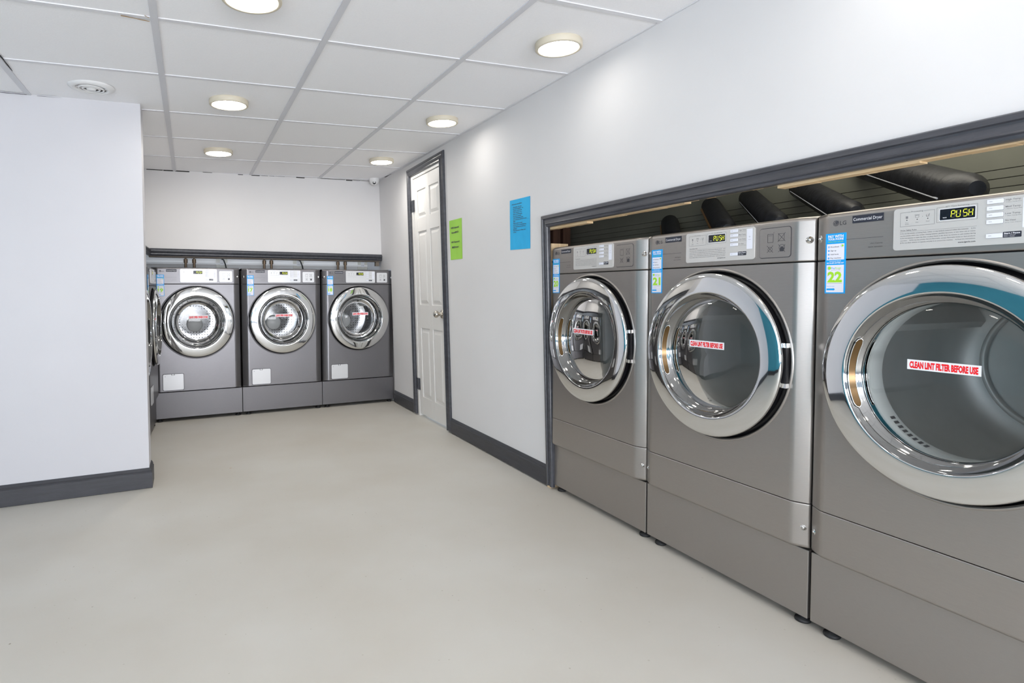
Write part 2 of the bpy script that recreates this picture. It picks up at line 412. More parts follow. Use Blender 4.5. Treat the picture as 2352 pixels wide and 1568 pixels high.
# ------------------------------------------------------------------ trims
# moulded casing profile: (offset across the board, height off the wall)
PROF = [(0, 0), (0, 0.010), (0.004, 0.016), (0.012, 0.018), (0.018, 0.019), (0.021, 0.014), (0.026, 0.013), (0.042, 0.017), (0.047, 0.021), (0.050, 0.018), (0.053, 0.021), (0.060, 0.020), (0.063, 0.014), (0.063, 0)]
def casing(mb, path, inner, out, prof=PROF, width=0.063, m=0):
    """path: outer corner points as callables of across-offset: list of functions f(t)->(y,z); out: maps (y,z,h)->xyz"""
    n = len(prof); vs = []
    for f in path:
        for t, h in prof:
            y, z = f(t*width/0.063); vs.append(out(y, z, h))
    fs = []
    for i in range(len(path)-1):
        for k in range(n-1): fs.append((i*n+k, i*n+k+1, (i+1)*n+k+1, (i+1)*n+k))
        fs.append((i*n+n-1, i*n, (i+1)*n, (i+1)*n+n-1))
    mb.add(vs, fs+[tuple(range(n)), tuple((len(path)-1)*n+k for k in range(n-1, -1, -1))], m)
onwall = lambda y, z, h: (xw(y, z)-h, y, z)
# dryer opening trim: up the left side, over the top and down the far right side
t = MB([m_trim])
ya, yb_, zt = 2.567, 0.34, 1.425
path = [lambda t: (ya-t, 0.012), lambda t: (ya-t, 0.5), lambda t: (ya-t, 1.0), lambda t: (ya-t, zt-t)]
for q in (1.9, 1.2, 0.8): path.append(lambda t, q=q: (q, zt-t))
path += [lambda t: (yb_+t, zt-t), lambda t: (yb_+t, 0.012)]
casing(t, path, None, onwall)
struct(t.build('trim_1'))
# door casing
t = MB([m_trim])
ya2, yb2, zt2 = 4.598, 3.822, 2.045
path = [lambda t: (ya2-t, 0.012), lambda t: (ya2-t, 1.0), lambda t: (ya2-t, zt2-t), lambda t: (yb2+t, zt2-t), lambda t: (yb2+t, 1.0), lambda t: (yb2+t, 0.012)]
casing(t, path, None, onwall, width=0.066)
struct(t.build('trim_2'))
# rails under the header walls
RP = [(0, 0), (0.012, 0), (0.016, 0.006), (0.022, 0.012), (0.022, 0.020), (0.016, 0.024), (0.022, 0.030), (0.026, 0.040), (0.026, 0.046), (0.020, 0.050), (0.012, 0.060), (0, 0.060)]
ra = math.atan(0.0745)
t = MB([m_trim])
RX0, RX1 = -0.305, 1.712
nv = []
for x in (RX0, RX1):
    for d, z in RP:
        xx = x+(d if x == RX0 else 0)
        nv.append((xx, yr(xx)-d, 1.336+z))
n = len(RP)
t.add(nv, [(k, (k+1) % n, (k+1) % n+n, k+n) for k in range(n)]+[tuple(range(n)), tuple(range(2*n-1, n-1, -1))])
nv = []
for yy in (3.60, None):
    for d, z in RP:
        if yy is None:
            x = RX0+d; nv.append((x, yr(x)-d, 1.336+z))
        else: nv.append((-0.345+d, yy, 1.336+z))
t.add(nv, [(k, k+n, (k+1) % n+n, (k+1) % n) for k in range(n)]+[tuple(range(n-1, -1, -1))])
struct(t.build('trim_3'))
# raw board under the rear rail, with its steel-coloured angle at the right end
m_taupe = mat('taupe_board', (0.17, 0.14, 0.11), 0.6)
t = MB([m_taupe]); 
x0, x1 = -0.30, 1.70
t.add([(x0, yr(x0)+0.0, 1.327), (x1, yr(x1)+0.0, 1.327), (x1, yr(x1)+0.1, 1.327), (x0, yr(x0)+0.1, 1.327), (x0, yr(x0), 1.36), (x1, yr(x1), 1.36), (x1, yr(x1)+0.1, 1.36), (x0, yr(x0)+0.1, 1.36)],
      [(0,3,2,1),(4,5,6,7),(0,1,5,4),(1,2,6,5),(2,3,7,6),(3,0,4,7)])
t.box(1.655, 1.69, yr(1.67)+0.01, yr(1.67)+0.05, 1.285, 1.325)
struct(t.build('trim_4'))
# baseboards
BP = [(0, 0.008), (0.014, 0.008), (0.014, 0.088), (0.010, 0.094), (0.011, 0.100), (0.006, 0.108), (0.003, 0.113), (0, 0.113)]
def baseboard(name, pts, out):
    b = MB([m_base]); n = len(BP); vs = []
    for y in pts:
        for d, z in BP: vs.append(out(y, z, d))
    b.add(vs, [(i*n+k, i*n+(k+1) % n, (i+1)*n+(k+1) % n, (i+1)*n+k) for i in range(len(pts)-1) for k in range(n)]+[tuple(range(n)), tuple(len(vs)-1-k for k in range(n))])
    struct(b.build(name))
def jig(y0, y1, n=14): return [y0+(y1-y0)*i/n for i in range(n+1)]
baseboard('baseboard_right', jig(2.568, 3.822), onwall)
baseboard('baseboard_right_rear', jig(4.60, 5.16), onwall)
baseboard('baseboard_right_front', jig(YB, 0.34), onwall)
# partition baseboard wraps round the corner
b = MB([m_base]); n = len(BP); vs = []
ca, sa = math.cos(PA), math.sin(PA)
for kind in ('far', 'corner', 'end'):
    for d, z in BP:
        if kind == 'far': vs.append((XL+0.0, yp(XL)-d, z-0.006))
        elif kind == 'corner': vs.append((XP+d, YP-d, z-0.006))
        else: vs.append((XP+d, YP+TH, z-0.006))
b.add(vs, [(i*n+k, i*n+(k+1) % n, (i+1)*n+(k+1) % n, (i+1)*n+k) for i in range(2) for k in range(n)]+[tuple(range(n)), tuple(len(vs)-1-k for k in range(n))])
struct(b.build('baseboard_partition'))
b = MB([m_base]); b.box(XL, XL+0.015, YB, 3.3, 0.0, 0.11); struct(b.build('baseboard_left'))

# raw pine edge of the header board, showing below the opening trim
t = MB([m_wood])
def strip(y0, y1, h0, h1):
    k = 10
    for i in range(k):
        a = y0+(y1-y0)*i/k; b_ = y0+(y1-y0)*(i+1)/k
        ha = h0+(h1-h0)*i/k+random.uniform(-.0008, .0008); 
        vs = [(xw(a, 1.36)+0.0, a, OZ-ha), (xw(b_, 1.36)+0.0, b_, OZ-ha), (xw(b_, 1.36)+0.0, b_, OZ), (xw(a, 1.36)+0.0, a, OZ)]
        vs += [(v[0]+0.035, v[1], v[2]) for v in vs]
        t.add(vs, [(0,1,2,3),(7,6,5,4),(0,4,5,1),(3,2,6,7),(0,3,7,4),(1,5,6,2)])
strip(2.55, 2.20, 0.026, 0.028); strip(2.20, 1.62, 0.0195, 0.018); strip(1.62, 1.245, 0.010, 0.010); strip(1.245, 0.86, 0.0245, 0.0235); strip(0.86, 0.40, 0.0195, 0.019)
struct(t.build('trim_5'))
# pine stud beside the dryer opening
t = MB([m_woodv]); t.box(1.716, 1.82, 2.531, 2.559, 0.0, 1.283); tag(t.build('wooden_stud'), 'raw pine stud standing upright between the black trim and the dryer 20', 'wooden post')

# ------------------------------------------------------------------ six-panel door
door = bpy.data.objects.new('door_1', None); C.objects.link(door); door['kind'] = 'structure'
def dp(y, z, h): return (xw(y, z)+0.012-h, y, z)
def dbox(mb, y0, y1, z0, z1, h0, h1, m=0, o=dp):
    vs = [o(y, z, h) for h in (h1, h0) for y, z in ((y0, z0), (y1, z0), (y1, z1), (y0, z1))]
    mb.add(vs, [(0,1,2,3),(7,6,5,4),(0,4,5,1),(1,5,6,2),(2,6,7,3),(3,7,4,0)], m)
LY0, LY1, LZ0, LZ1 = 3.90, 4.492, 0.022, 1.952
d = MB([m_door]); dbox(d, LY0, LY1, LZ0, LZ1, -0.035, -0.004)
ycols = [(LY0+0.072, LY0+0.262), (LY1-0.262, LY1-0.072)]
zrows = [(0.17, 0.74), (0.93, 1.52), (1.63, 1.85)]
# stiles and rails
sp = [LY0, ycols[0][0], ycols[0][1], ycols[1][0], ycols[1][1], LY1]
for a, b_ in ((sp[0], sp[1]), (sp[2], sp[3]), (sp[4], sp[5])): dbox(d, a, b_, LZ0, LZ1, -0.004, 0.006)
zz_ = [LZ0]+[q for r in zrows for q in r]+[LZ1]
for c0, c1 in ycols:
    for k in range(0, 8, 2): dbox(d, c0, c1, zz_[k], zz_[k+1], -0.004, 0.006)
    for z0, z1 in zrows:      # raised field with sloping margin
        i0, i1 = 0.014, 0.036
        P = [(c0+i0, z0+i0), (c1-i0, z0+i0), (c1-i0, z1-i0), (c0+i0, z1-i0)]; Q = [(c0+i1, z0+i1), (c1-i1, z0+i1), (c1-i1, z1-i1), (c0+i1, z1-i1)]
        d.add([dp(y, z, -0.004) for y, z in P]+[dp(y, z, 0.005) for y, z in Q], [(0,1,5,4),(1,2,6,5),(2,3,7,6),(3,0,4,7),(4,5,6,7)])
d.build('door_leaf', door, bevel=0.002)
d = MB([m_door])
dbox(d, LY1+0.004, DY1+0.02, 0.0, DZ+0.012, -0.06, 0.012); dbox(d, DY0-0.03, LY0-0.004, 0.0, DZ+0.012, -0.06, 0.010); dbox(d, LY0-0.004, LY1+0.004, LZ1+0.005, DZ+0.012, -0.06, 0.012)
d.build('door_frame', door)
for z0 in (1.69, 0.22):
    h = MB([m_trim]); dbox(h, LY1-0.022, DY1+0.006, z0, z0+0.095, 0.006, 0.0135)
    h.tube([dp(LY1+0.002, z0, 0.016), dp(LY1+0.002, z0+0.095, 0.016)], 0.006)
    h.build('hinge', door)
k = MB([m_nickel]); ky, kz = 3.962, 0.868; kx = xw(ky, kz)+0.012-0.006
k.lathe([(0, -0.068), (0.012, -0.068), (0.022, -0.062), (0.027, -0.052), (0.026, -0.042), (0.018, -0.032), (0.011, -0.026), (0.010, -0.012), (0.018, -0.010), (0.031, -0.006), (0.033, 0.0)], (kx, ky, kz), axis='x', n=32)
k.build('door_knob', door)

# ------------------------------------------------------------------ paper notices on the wall
def onw(y, z, h): return (xw(y, z)-h, y, z)
def paper(name, corners, ink, mt, label):
    """corners (y,z) TL TR BR BL; ink(mb) adds lettering in unit space u,v"""
    b = MB([mt, m_ink]); N = 6
    TL, TR, BR, BL = corners
    def at(u, v, h=0.0012):
        y = (TL[0]*(1-u)+TR[0]*u)*(1-v)+(BL[0]*(1-u)+BR[0]*u)*v; z = (TL[1]*(1-u)+TR[1]*u)*(1-v)+(BL[1]*(1-u)+BR[1]*u)*v
        return onw(y, z, h+0.0010*math.sin(u*9+v*4)**2)
    vs = [at(i/N, j/N) for j in range(N+1) for i in range(N+1)]; K = (N+1)**2
    vs2 = [(v[0]+0.0008, v[1], v[2]) for v in vs]
    f = [(j*(N+1)+i, (j+1)*(N+1)+i, (j+1)*(N+1)+i+1, j*(N+1)+i+1) for j in range(N) for i in range(N)]
    b.add(vs, f); b.add(vs2, [tuple(reversed(q)) for q in f])
    tb = MB([m_ink]); ink(tb)
    b.add([at(p[0], 1-p[2], 0.003) for p in tb.v], tb.f, 1)
    return tag(b.build(name), label, 'notice')
def ink_g(t):
    for s, x0, x1, z, h in (('WiFi Network', 0.14, 0.80, 0.78, 0.045), ('HomeB8CD', 0.18, 0.76, 0.66, 0.045), ('WiFi Password', 0.12, 0.80, 0.42, 0.045), ('B8BDhrmrr', 0.18, 0.74, 0.29, 0.045)): t.text(s, x0, x1, z, h, 0, 0, 0.03)
paper('green_notice', [(3.77, 1.536), (3.560, 1.534), (3.566, 1.259), (3.760, 1.260)], ink_g, m_paperg, 'green paper notice with two lines about the wifi taped beside the white door')
def ink_b(t):
    L = ['# Laundromat Rules', 'Use quality 1/2 a cup', 'Do not dry washables - dry', 'cleaning the loads', 'Your clothes 1 at a', 'time overload loads', 'for the dry materials', 'Wash the laundry clean', 'Do not use the washer for the first', 'fall', 'Please make no mess', 'Put rugs, bags or extra blankets', 'Clean the lint from the dryer', 'please', 'Please be nice to clothes and', 'owner']
    W = [0.50, 0.42, 0.50, 0.44, 0.44, 0.44, 0.40, 0.50, 0.66, 0.10, 0.46, 0.64, 0.62, 0.18, 0.60, 0.16]
    for i, s in enumerate(L): t.text(s, 0.12 if i == 0 else 0.18, (0.12 if i == 0 else 0.18)+W[i], 0.90-(i+(0.6 if i else 0))*0.036, 0.017, 0, 0, 0.035)
paper('blue_notice', [(2.905, 1.553), (2.686, 1.548), (2.696, 1.268), (2.912, 1.274)], ink_b, m_paperb, 'bright blue printed notice taped on the wall left of the dryer opening')

# ------------------------------------------------------------------ ceiling fittings
k = 0
CLAB = {(0, 2): 'round ceiling lamp cut by the top edge, nearest in the row by the partition', (0, 3): 'round ceiling lamp in front of the partition corner, middle of its row', (0, 4): 'small round ceiling lamp in the row by the partition, nearest the rear washers',
        (1, 2): 'large round ceiling lamp by the dryer wall, nearest of that row', (1, 3): 'round ceiling lamp by the right wall, in front of the door lamp', (1, 4): 'small round ceiling lamp beside the white door and the dome camera'}
lamp0 = None
for c, x in enumerate((0.204, 1.404)):
    for j in (-3, -2, -1, 0, 1, 2, 3, 4):
        y = 2.024+(j-2)*1.2 if j >= 2 else 2.024-(2-j)*1.2
        lab = CLAB.get((c, j), 'round ceiling lamp behind the camera, out of the picture')
        z = zc(x, y)
        if y < YB+0.2: continue
        L_ = thing('ceiling_lamp', lab, 'ceiling light', (x, y, z), 0, 'round ceiling lamps')
        L_.rotation_euler = (0.0104, -0.0342, 0)
        if lamp0 is None:
            a = MB([m_lamprim]); a.lathe([(0.070, 0.004), (0.094, 0.002), (0.096, -0.004), (0.096, -0.024), (0.093, -0.027), (0.084, -0.027), (0.082, -0.025), (0.082, -0.022)], axis='z', n=64)
            lamp0 = (a.build('lamp_rim', mesh_only=True), {})
            for q in LAMP_EMIT:
                b = MB([m_lampglow[q]]); b.lathe([(0.0, -0.0235), (0.040, -0.0235), (0.083, -0.0225)], axis='z', n=64); lamp0[1][q] = b.build('lamp_diffuser', mesh_only=True)
        link('lamp_rim', lamp0[0], L_); link('lamp_diffuser', lamp0[1][(c, max(j, 2))], L_)
# vent
vx, vy = -0.405, 3.20
V = thing('ceiling_vent', 'round white ceiling vent with slots above the partition wall', 'air vent', (vx, vy, zc(vx, vy)))
a = MB([m_white]); a.lathe([(0.098, 0.001), (0.096, -0.005), (0.078, -0.012), (0.066, -0.012), (0.064, -0.004)], axis='z', n=48)
for r in (0.050, 0.034): a.lathe([(r+0.005, -0.008), (r+0.003, -0.014), (r-0.002, -0.014), (r-0.003, -0.008), (r+0.005, -0.008)], axis='z', n=48)
a.lathe([(0, -0.016), (0.018, -0.016), (0.021, -0.010)], axis='z', n=32)
for q in (0, PI/2): a.box(-0.065*math.cos(q)-0.003, 0.065*math.cos(q)+0.003, -0.065*math.sin(q)-0.003, 0.065*math.sin(q)+0.003, -0.009, -0.005)
a.build('vent_grille', V)
a = MB([m_dark]); a.lathe([(0, -0.001), (0.066, -0.001)], axis='z', n=32); a.build('vent_throat', V)
# dome camera
qx, qy = 1.60, 5.27
V = thing('security_camera', 'white dome security camera in the rear ceiling corner above the rail', 'security camera', (qx, qy, zc(qx, qy)))
a = MB([m_white]); a.lathe([(0.046, 0.0), (0.047, -0.018), (0.044, -0.030), (0.036, -0.046), (0.022, -0.058), (0.0, -0.063)], axis='z', n=40); a.build('camera_dome', V)
a = MB([m_disp]); dv = Vector((-0.25, -0.9, -0.5)).normalized(); p = Vector((0, 0, -0.026))+dv*0.026
a.tube([p, p+dv*0.014], 0.015, 20); a.build('camera_lens', V, )
# ragged dark gaps between the ceiling and the rear walls
a = MB([m_dark])
def gap(x0, x1, h, ymax=None):
    y0, y1 = yr(x0)-0.002, yr(x1)-0.002
    a.add([(x0, y0, zc(x0, y0)-h), (x1, y1, zc(x1, y1)-h*random.uniform(0.3, 1)), (x1, y1, zc(x1, y1)-0.0005), (x0, y0, zc(x0, y0)-0.0005)], [(0, 1, 2, 3)])
    a.add([(x0, y0+0.001, zc(x0, y0)-h), (x1, y1+0.001, zc(x1, y1)-h), (x1, y1+0.001, zc(x1, y1)), (x0, y0+0.001, zc(x0, y0))], [(3, 2, 1, 0)])
x = -0.30
while x < 1.62:
    s = random.uniform(0.03, 0.12)
    if random.random() < 0.72: gap(x, min(x+s, 1.62), random.uniform(0.003, 0.010))
    x += s*random.uniform(1.0, 1.25)
struct(a.build('trim_6'))

# open joints and a water stain in the old ceiling
a = MB([m_dark])
def slit(p, q, w0, w1):
    p, q = Vector(p), Vector(q); d = (q-p).normalized(); n = Vector((-d.y, d.x)); k = 6; vs = []
    for i in range(k+1):
        c = p.lerp(q, i/k); ww = (w0+(w1-w0)*i/k)*random.uniform(0.4, 1)
        for sg in (-1, 1): v = c+n*ww*sg*0.5; vs.append((v.x, v.y, zc(v.x, v.y)-0.0056))
    a.add(vs, [(2*i, 2*i+1, 2*i+3, 2*i+2) for i in range(k)])
slit((-0.676, 2.868), (-0.678, 3.06), 0.012, 0.003)
slit((-0.865, yp(-0.865)-0.005), (-0.70, yp(-0.70)-0.006), 0.012, 0.010)
slit((-0.66, yp(-0.66)-0.003), (-0.56, yp(-0.56)-0.003), 0.007, 0.001)
slit((1.30, 5.365), (1.42, 5.375), 0.010, 0.004)
slit((1.672, 4.98), (1.668, 5.16), 0.003, 0.016)
struct(a.build('trim_7'))
a = MB([mat('water_stain', (0.48, 0.30, 0.13), 0.8)])
slit((-0.20, 2.328), (-0.112, 2.346), 0.014, 0.006); slit((-0.125, 2.30), (-0.112, 2.315), 0.006, 0.003)
struct(a.build('trim_8'))

# ------------------------------------------------------------------ laundry machines
W = 0.689
CU, CZ, RO = 0.343, 0.8115, 0.284     # door centre and radius
FD = -0.025                            # front face depth (local Y)
def front_profile():
    """plan outline of the front skin from left edge to right edge (u, y)"""
    return [(0.0, 0.006), (0.001, 0.0), (0.005, -0.004), (0.036, -0.0215), (0.043, -0.0245), (0.052, FD), (0.637, FD), (0.646, -0.0245), (0.653, -0.0215), (W-0.005, -0.004), (W-0.001, 0.0), (W, 0.006)]
def skin(mb, z0, z1, tuck_top=0.0, tuck_bot=0.0, back=0.02, m=0):
    """curved front panel between z0 and z1; top/bottom edges roll back by tuck"""
    P = front_profile(); P = P[:6]+[(0.0555, FD), (0.6335, FD)]+P[6:]; rows = []
    def row(z, ins): rows.append([(u, y+ins, z) for u, y in P])
    if tuck_bot: row(z0, tuck_bot); row(z0+0.002, tuck_bot*0.45); row(z0+0.006, tuck_bot*0.1); row(z0+0.010, 0); row(z0+0.013, 0)
    else: row(z0, 0.002); row(z0+0.0015, 0); row(z0+0.004, 0)
    if tuck_top: row(z1-0.015, 0); row(z1-0.012, 0); row(z1-0.006, tuck_top*0.12); row(z1-0.002, tuck_top*0.5); row(z1, tuck_top)
    else: row(z1-0.004, 0); row(z1-0.0015, 0); row(z1, 0.002)
    n = len(P); vs = [v for r in rows for v in r]; k = len(rows)
    # back vertices
    vs += [(u, back, z0) for u, y in P]+[(u, back, z1) for u, y in P]
    fs = [(i*n+j, i*n+j+1, (i+1)*n+j+1, (i+1)*n+j) for i in range(k-1) for j in range(n-1)]
    mb.add(vs, fs, m, True)
    B = k*n
    mb.add(vs, [(B+j, B+j+1, j+1, j) for j in range(n-1)]+[((k-1)*n+j, (k-1)*n+j+1, B+n+j+1, B+n+j) for j in range(n-1)], m)

def holed_panel(mb, z0, z1, R=0.2935, m=0):
    """door panel: flat middle with a round hole, chamfered sides"""
    P = front_profile(); ul, ur = P[5][0], P[6][0]
    # angles incl. the corners
    A = set()
    N = 120
    for i in range(N): A.add(round(2*PI*i/N, 6))
    for cx_, cz_ in ((ul, z0), (ur, z0), (ur, z1), (ul, z1)): A.add(round(math.atan2(cz_-CZ, cx_-CU) % (2*PI), 6))
    A = sorted(A); inner = []; outer = []
    for a in A:
        c, s = math.cos(a), math.sin(a)
        t = min([x for x in (((ur-CU)/c) if c > 1e-9 else 9, ((ul-CU)/c) if c < -1e-9 else 9, ((z1-CZ)/s) if s > 1e-9 else 9, ((z0-CZ)/s) if s < -1e-9 else 9)])
        inner.append((CU+R*c, CZ+R*s)); outer.append((CU+t*c, CZ+t*s))
    n = len(A)
    vs = [(p[0], FD, p[1]) for p in inner]+[(p[0], FD, p[1]) for p in outer]+[(p[0], 0.02, p[1]) for p in inner]
    mb.add(vs, [(i, (i+1) % n, (i+1) % n+n, i+n) for i in range(n)], m)
    mb.add(vs, [(i, i+2*n, (i+1) % n+2*n, (i+1) % n) for i in range(n)], m, True)
    for side in (P[:6], P[6:]):
        vs = [(u, y, z) for z in (z0, z1) for u, y in side]; k = len(side)
        mb.add(vs, [(j, j+1, j+1+k, j+k) for j in range(k-1)], m, True)
    vs = [(u, y, z1) for u, y in P]+[(u, 0.02, z1) for u, y in P]; k = len(P)
    mb.add(vs, [(j, j+1, j+1+k, j+k) for j in range(k-1)], m)
    vs = [(u, y, z0) for u, y in P]+[(u, 0.02, z0) for u, y in P]
    mb.add(vs, [(j+k, j+1+k, j+1, j) for j in range(k-1)], m)

Z_PT, Z_LIP, Z_SEAM, Z_TOPSEAM, Z_TOP = 0.243, 0.245, 0.386, 1.122, 1.258
cache = {}
def cached(key, fn):
    if key not in cache: cache[key] = fn()
    return cache[key]

def seg_digits(mb, s, x0, z0, w_, h, gap_, y):
    SEG = {'P': 'abefg', 'U': 'bcdef', 'S': 'acdfg', 'H': 'bcefg', '8': 'abcdefg'}
    SEG['U'] = 'bcdef'
    x = x0
    for ch in s:
        on = SEG[ch]
        t = w_*0.17
        sl = 0.12
        def q(px, pz): return (x+px*w_+sl*pz*w_, z0+pz*h)
        pos = {'a': ((0.12, 1), (0.88, 1)), 'g': ((0.12, .5), (0.88, .5)), 'd': ((0.12, 0), (0.88, 0)), 'f': ((0, .56), (0, .95)), 'b': ((1, .56), (1, .95)), 'e': ((0, .05), (0, .44)), 'c': ((1, .05), (1, .44))}
        for k_, (p1, p2) in pos.items(): mb.line(q(*p1), q(*p2), t if k_ in on else t*0.6, y-(0.0002 if k_ in on else 0), 0 if k_ in on else 1)
        x += w_+gap_
        if ch == 'U': x += gap_*0.9

def icon_plate_marks(mb, y, m):
    w_ = 0.0012
    mb.frame(0.551, 0.570, 1.188, 1.214, w_, y, m); mb.line((0.553, 1.209), (0.568, 1.209), w_*0.7, y, m); mb.line((0.571, 1.216), (0.573, 1.220), w_*.6, y, m)
    mb.frame(0.588, 0.607, 1.191, 1.213, w_*0.8, y, m); mb.line((0.586, 1.188), (0.611, 1.216), w_, y, m); mb.line((0.611, 1.189), (0.587, 1.214), w_, y, m)
    mb.line((0.549, 1.178), (0.570, 1.156), w_, y, m); mb.line((0.549, 1.156), (0.570, 1.178), w_, y, m); mb.disc((0.560, 1.166), 0.008, y, m, 20, 0.007)
    mb.line((0.588, 1.180), (0.611, 1.156), w_, y, m); mb.line((0.588, 1.156), (0.611, 1.179), w_, y, m); mb.disc((0.600, 1.170), 0.010, y, m, 20, 0.0088)
    mb.add([(0.594, y, 1.158), (0.606, y, 1.158), (0.608, y, 1.168), (0.600, y, 1.174), (0.593, y, 1.168)], [(0, 1, 2, 3, 4)], m)

def ring_profile():
    return [(0.262, -0.044), (0.284, -0.046), (0.2858, -0.051), (0.2852, -0.0560), (0.2830, -0.0592), (0.2790, -0.0612), (0.268, -0.0630), (0.254, -0.0650), (0.240, -0.0664), (0.228, -0.0672), (0.2215, -0.0675), (0.2195, -0.0672), (0.2180, -0.0660)]
def bevel_profile():
    return [(0.2180, -0.0660), (0.2160, -0.0630), (0.2145, -0.0590), (0.2105, -0.0500), (0.204, -0.0400), (0.1985, -0.0345), (0.195, -0.0315), (0.193, -0.0270), (0.193, -0.015)]

def machine(kind, number, name, label, loc, rotz, group, scale=1.0, slogan='CLEAN LINT FILTER BEFORE USE', lsh=(0.0, 0.0, 0.0)):
    dry = kind == 'dryer'
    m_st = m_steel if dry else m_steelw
    T = thing(name, label, 'clothes dryer' if dry else 'washing machine', loc, rotz, group, scale)
    def part(nm, key, fn, parent=T, **kw):
        me = cached(key, fn); return link(nm, me, parent, **kw)
    # cabinet: hollow box behind the front skin
    def f():
        m = MB([m_side]); y0, y1 = 0.02, 0.70
        m.box(0, 0.012, y0, y1, 0.245, 1.240); m.box(W-0.012, W, y0, y1, 0.245, 1.240)
        m.box(0.012, W-0.012, y0, y1, 0.245, 0.257); m.box(0.012, W-0.012, y0, y1, 1.228, 1.240); m.box(0.012, W-0.012, y1-0.012, y1, 0.257, 1.228)
        return m.build('cabinet', mesh_only=True)
    part('cabinet', 'cabinet', f)
    def f():
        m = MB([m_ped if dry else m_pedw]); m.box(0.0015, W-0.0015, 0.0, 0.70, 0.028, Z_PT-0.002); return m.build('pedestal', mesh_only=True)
    part('pedestal', 'pedestal'+kind, f, bevel=0.002)
    def f():
        m = MB([m_rubber]); m.lathe([(0, 0), (0.022, 0), (0.024, 0.004), (0.022, 0.010), (0.009, 0.013), (0.009, 0.03)], axis='z', n=20); return m.build('foot', mesh_only=True)
    for fx, fy in ((0.05, 0.030), (W-0.035, 0.030), (0.05, 0.66), (W-0.035, 0.66)): part('foot', 'foot', f, loc=(fx, fy, 0.0005/scale))
    if dry:
        def f():
            m = MB([m_st]); skin(m, Z_LIP, Z_SEAM-0.0015, tuck_bot=0.014); return m.build('kick_panel', mesh_only=True)
        part('kick_panel', 'kick', f)
    def f(z0=Z_SEAM+0.0015 if dry else Z_LIP+0.006):
        m = MB([m_st]); holed_panel(m, z0, Z_TOPSEAM-0.002)
        # rolled lip round the door opening
        m.lathe([(0.2935, -0.010), (0.2940, FD-0.001), (0.2965, FD-0.0035), (0.3000, FD-0.0030), (0.3030, FD+0.0005)], (CU, 0, CZ), n=120)
        return m.build('front_panel', mesh_only=True)
    part('front_panel', 'front'+kind, f)
    def f():
        m = MB([m_st]); skin(m, Z_TOPSEAM+0.002, Z_TOP, tuck_top=0.016)
        P = front_profile()
        m.add([(u, y+0.016, Z_TOP) for u, y in P]+[(u, 0.05, Z_TOP) for u, y in P], [(j, j+1, j+1+len(P), j+len(P)) for j in range(len(P)-1)])
        m.add([(0, 0.05, Z_TOP), (W, 0.05, Z_TOP), (W, 0.70, 1.241), (0, 0.70, 1.241), (0, 0.05, 1.235), (W, 0.05, 1.235)], [(0, 1, 2, 3)])
        return m.build('top_panel', mesh_only=True)
    part('top_panel', 'top'+kind, f)
    def f():
        m = MB([m_dark]); m.box(0.006, W-0.006, 0.0, 0.018, -0.01, 0.01); return m.build('seam_strip', mesh_only=True)
    part('seam_strip', 'seam', f, loc=(0, 0, 1.122))
    if dry: part('seam_strip', 'seam', f, loc=(0, 0, 0.386))
    # chamfer screws
    def f():
        m = MB([m_chrome]); m.lathe([(0, -0.0035), (0.003, -0.0035), (0.0045, -0.002), (0.0045, 0.0), (0.0105, 0.0002), (0.011, 0.0012)], n=20); return m.build('screw', mesh_only=True)
    for (su, sy, a) in ((0.013, -0.0095, -1), (W-0.013, -0.0095, 1)):
        for sz in ((1.187, 0.310) if dry else (1.187,)):
            s = part('screw', 'screw', f, loc=(su, sy, sz)); s.rotation_euler = (0, 0, a*0.49)
            if sz < 1: s.scale = (0.8,)*3
    # hatch on washers
    if not dry:
        def f():
            m = MB([m_consolew, m_ink]); m.prism(rrect(0.072, 0.228, 0.262, 0.392, 0.010), FD-0.0035, FD+0.002); m.rect(0.135, 0.160, 0.382, 0.3945, FD-0.0042, 1, 0.003); m.rect(0.139, 0.156, 0.384, 0.3925, FD-0.0050, 0, 0.002)
            m.add([(p[0], FD-0.0008, p[1]) for p in rrect(0.068, 0.232, 0.258, 0.396, 0.012)], [tuple(range(28))], 1)
            m.disc((0.088, 0.375), 0.004, FD-0.0040, 1, 16, 0.003)
            return m.build('drain_hatch', mesh_only=True)
        part('drain_hatch', 'hatch', f)
    # console plate
    y0 = FD-0.0035
    cm = m_console if dry else m_consolew
    def f():
        m = MB([cm]); m.prism(rrect(0.2185, 0.5045, 1.139, 1.2455, 0.008), y0, FD+0.001); return m.build('control_panel', mesh_only=True)
    cp = part('control_panel', 'cp'+kind, f, bevel=0.0012)
    cp['label'] = 'pale silver control panel'
    def f():
        m = MB([m_ink, m_inkg, m_navy, m_whitei, m_btn]); y = y0-0.0004
        for (a0, a1, b0, b1, t0, t1) in ((0.234, 0.309, 1.199, 1.2345, 0.257, 0.286), (0.314, 0.3945, 1.2015, 1.2375, 0.330, 0.381)):
            m.line((a0, b0), (a1, b0), 0.0006, y, 1); m.line((a0, b0), (a0, b1), 0.0006, y, 1); m.line((a1, b0), (a1, b1), 0.0006, y, 1); m.line((a0, b1), (t0, b1), 0.0006, y, 1); m.line((t1, b1), (a1, b1), 0.0006, y, 1)
        m.text('Processing', 0.2585, 0.2845, 1.2335, 0.0034, y, 1, 0.01); m.text('EST. Time Remaining', 0.332, 0.379, 1.2365, 0.0030, y, 1, 0.01)
        m.rect(0.2465, 0.2515, 1.2185, 1.2245, y, 1)
        m.frame(0.268, 0.2755, 1.2195, 1.2245, 0.0007, y, 1); m.line((0.266, 1.226), (0.2775, 1.226), 0.0007, y, 1)
        m.line((0.291, 1.222), (0.295, 1.219), 0.0008, y, 1); m.line((0.295, 1.219), (0.299, 1.2265), 0.0008, y, 1); m.frame(0.2915, 0.298, 1.2195, 1.2245, 0.0005, y, 1)
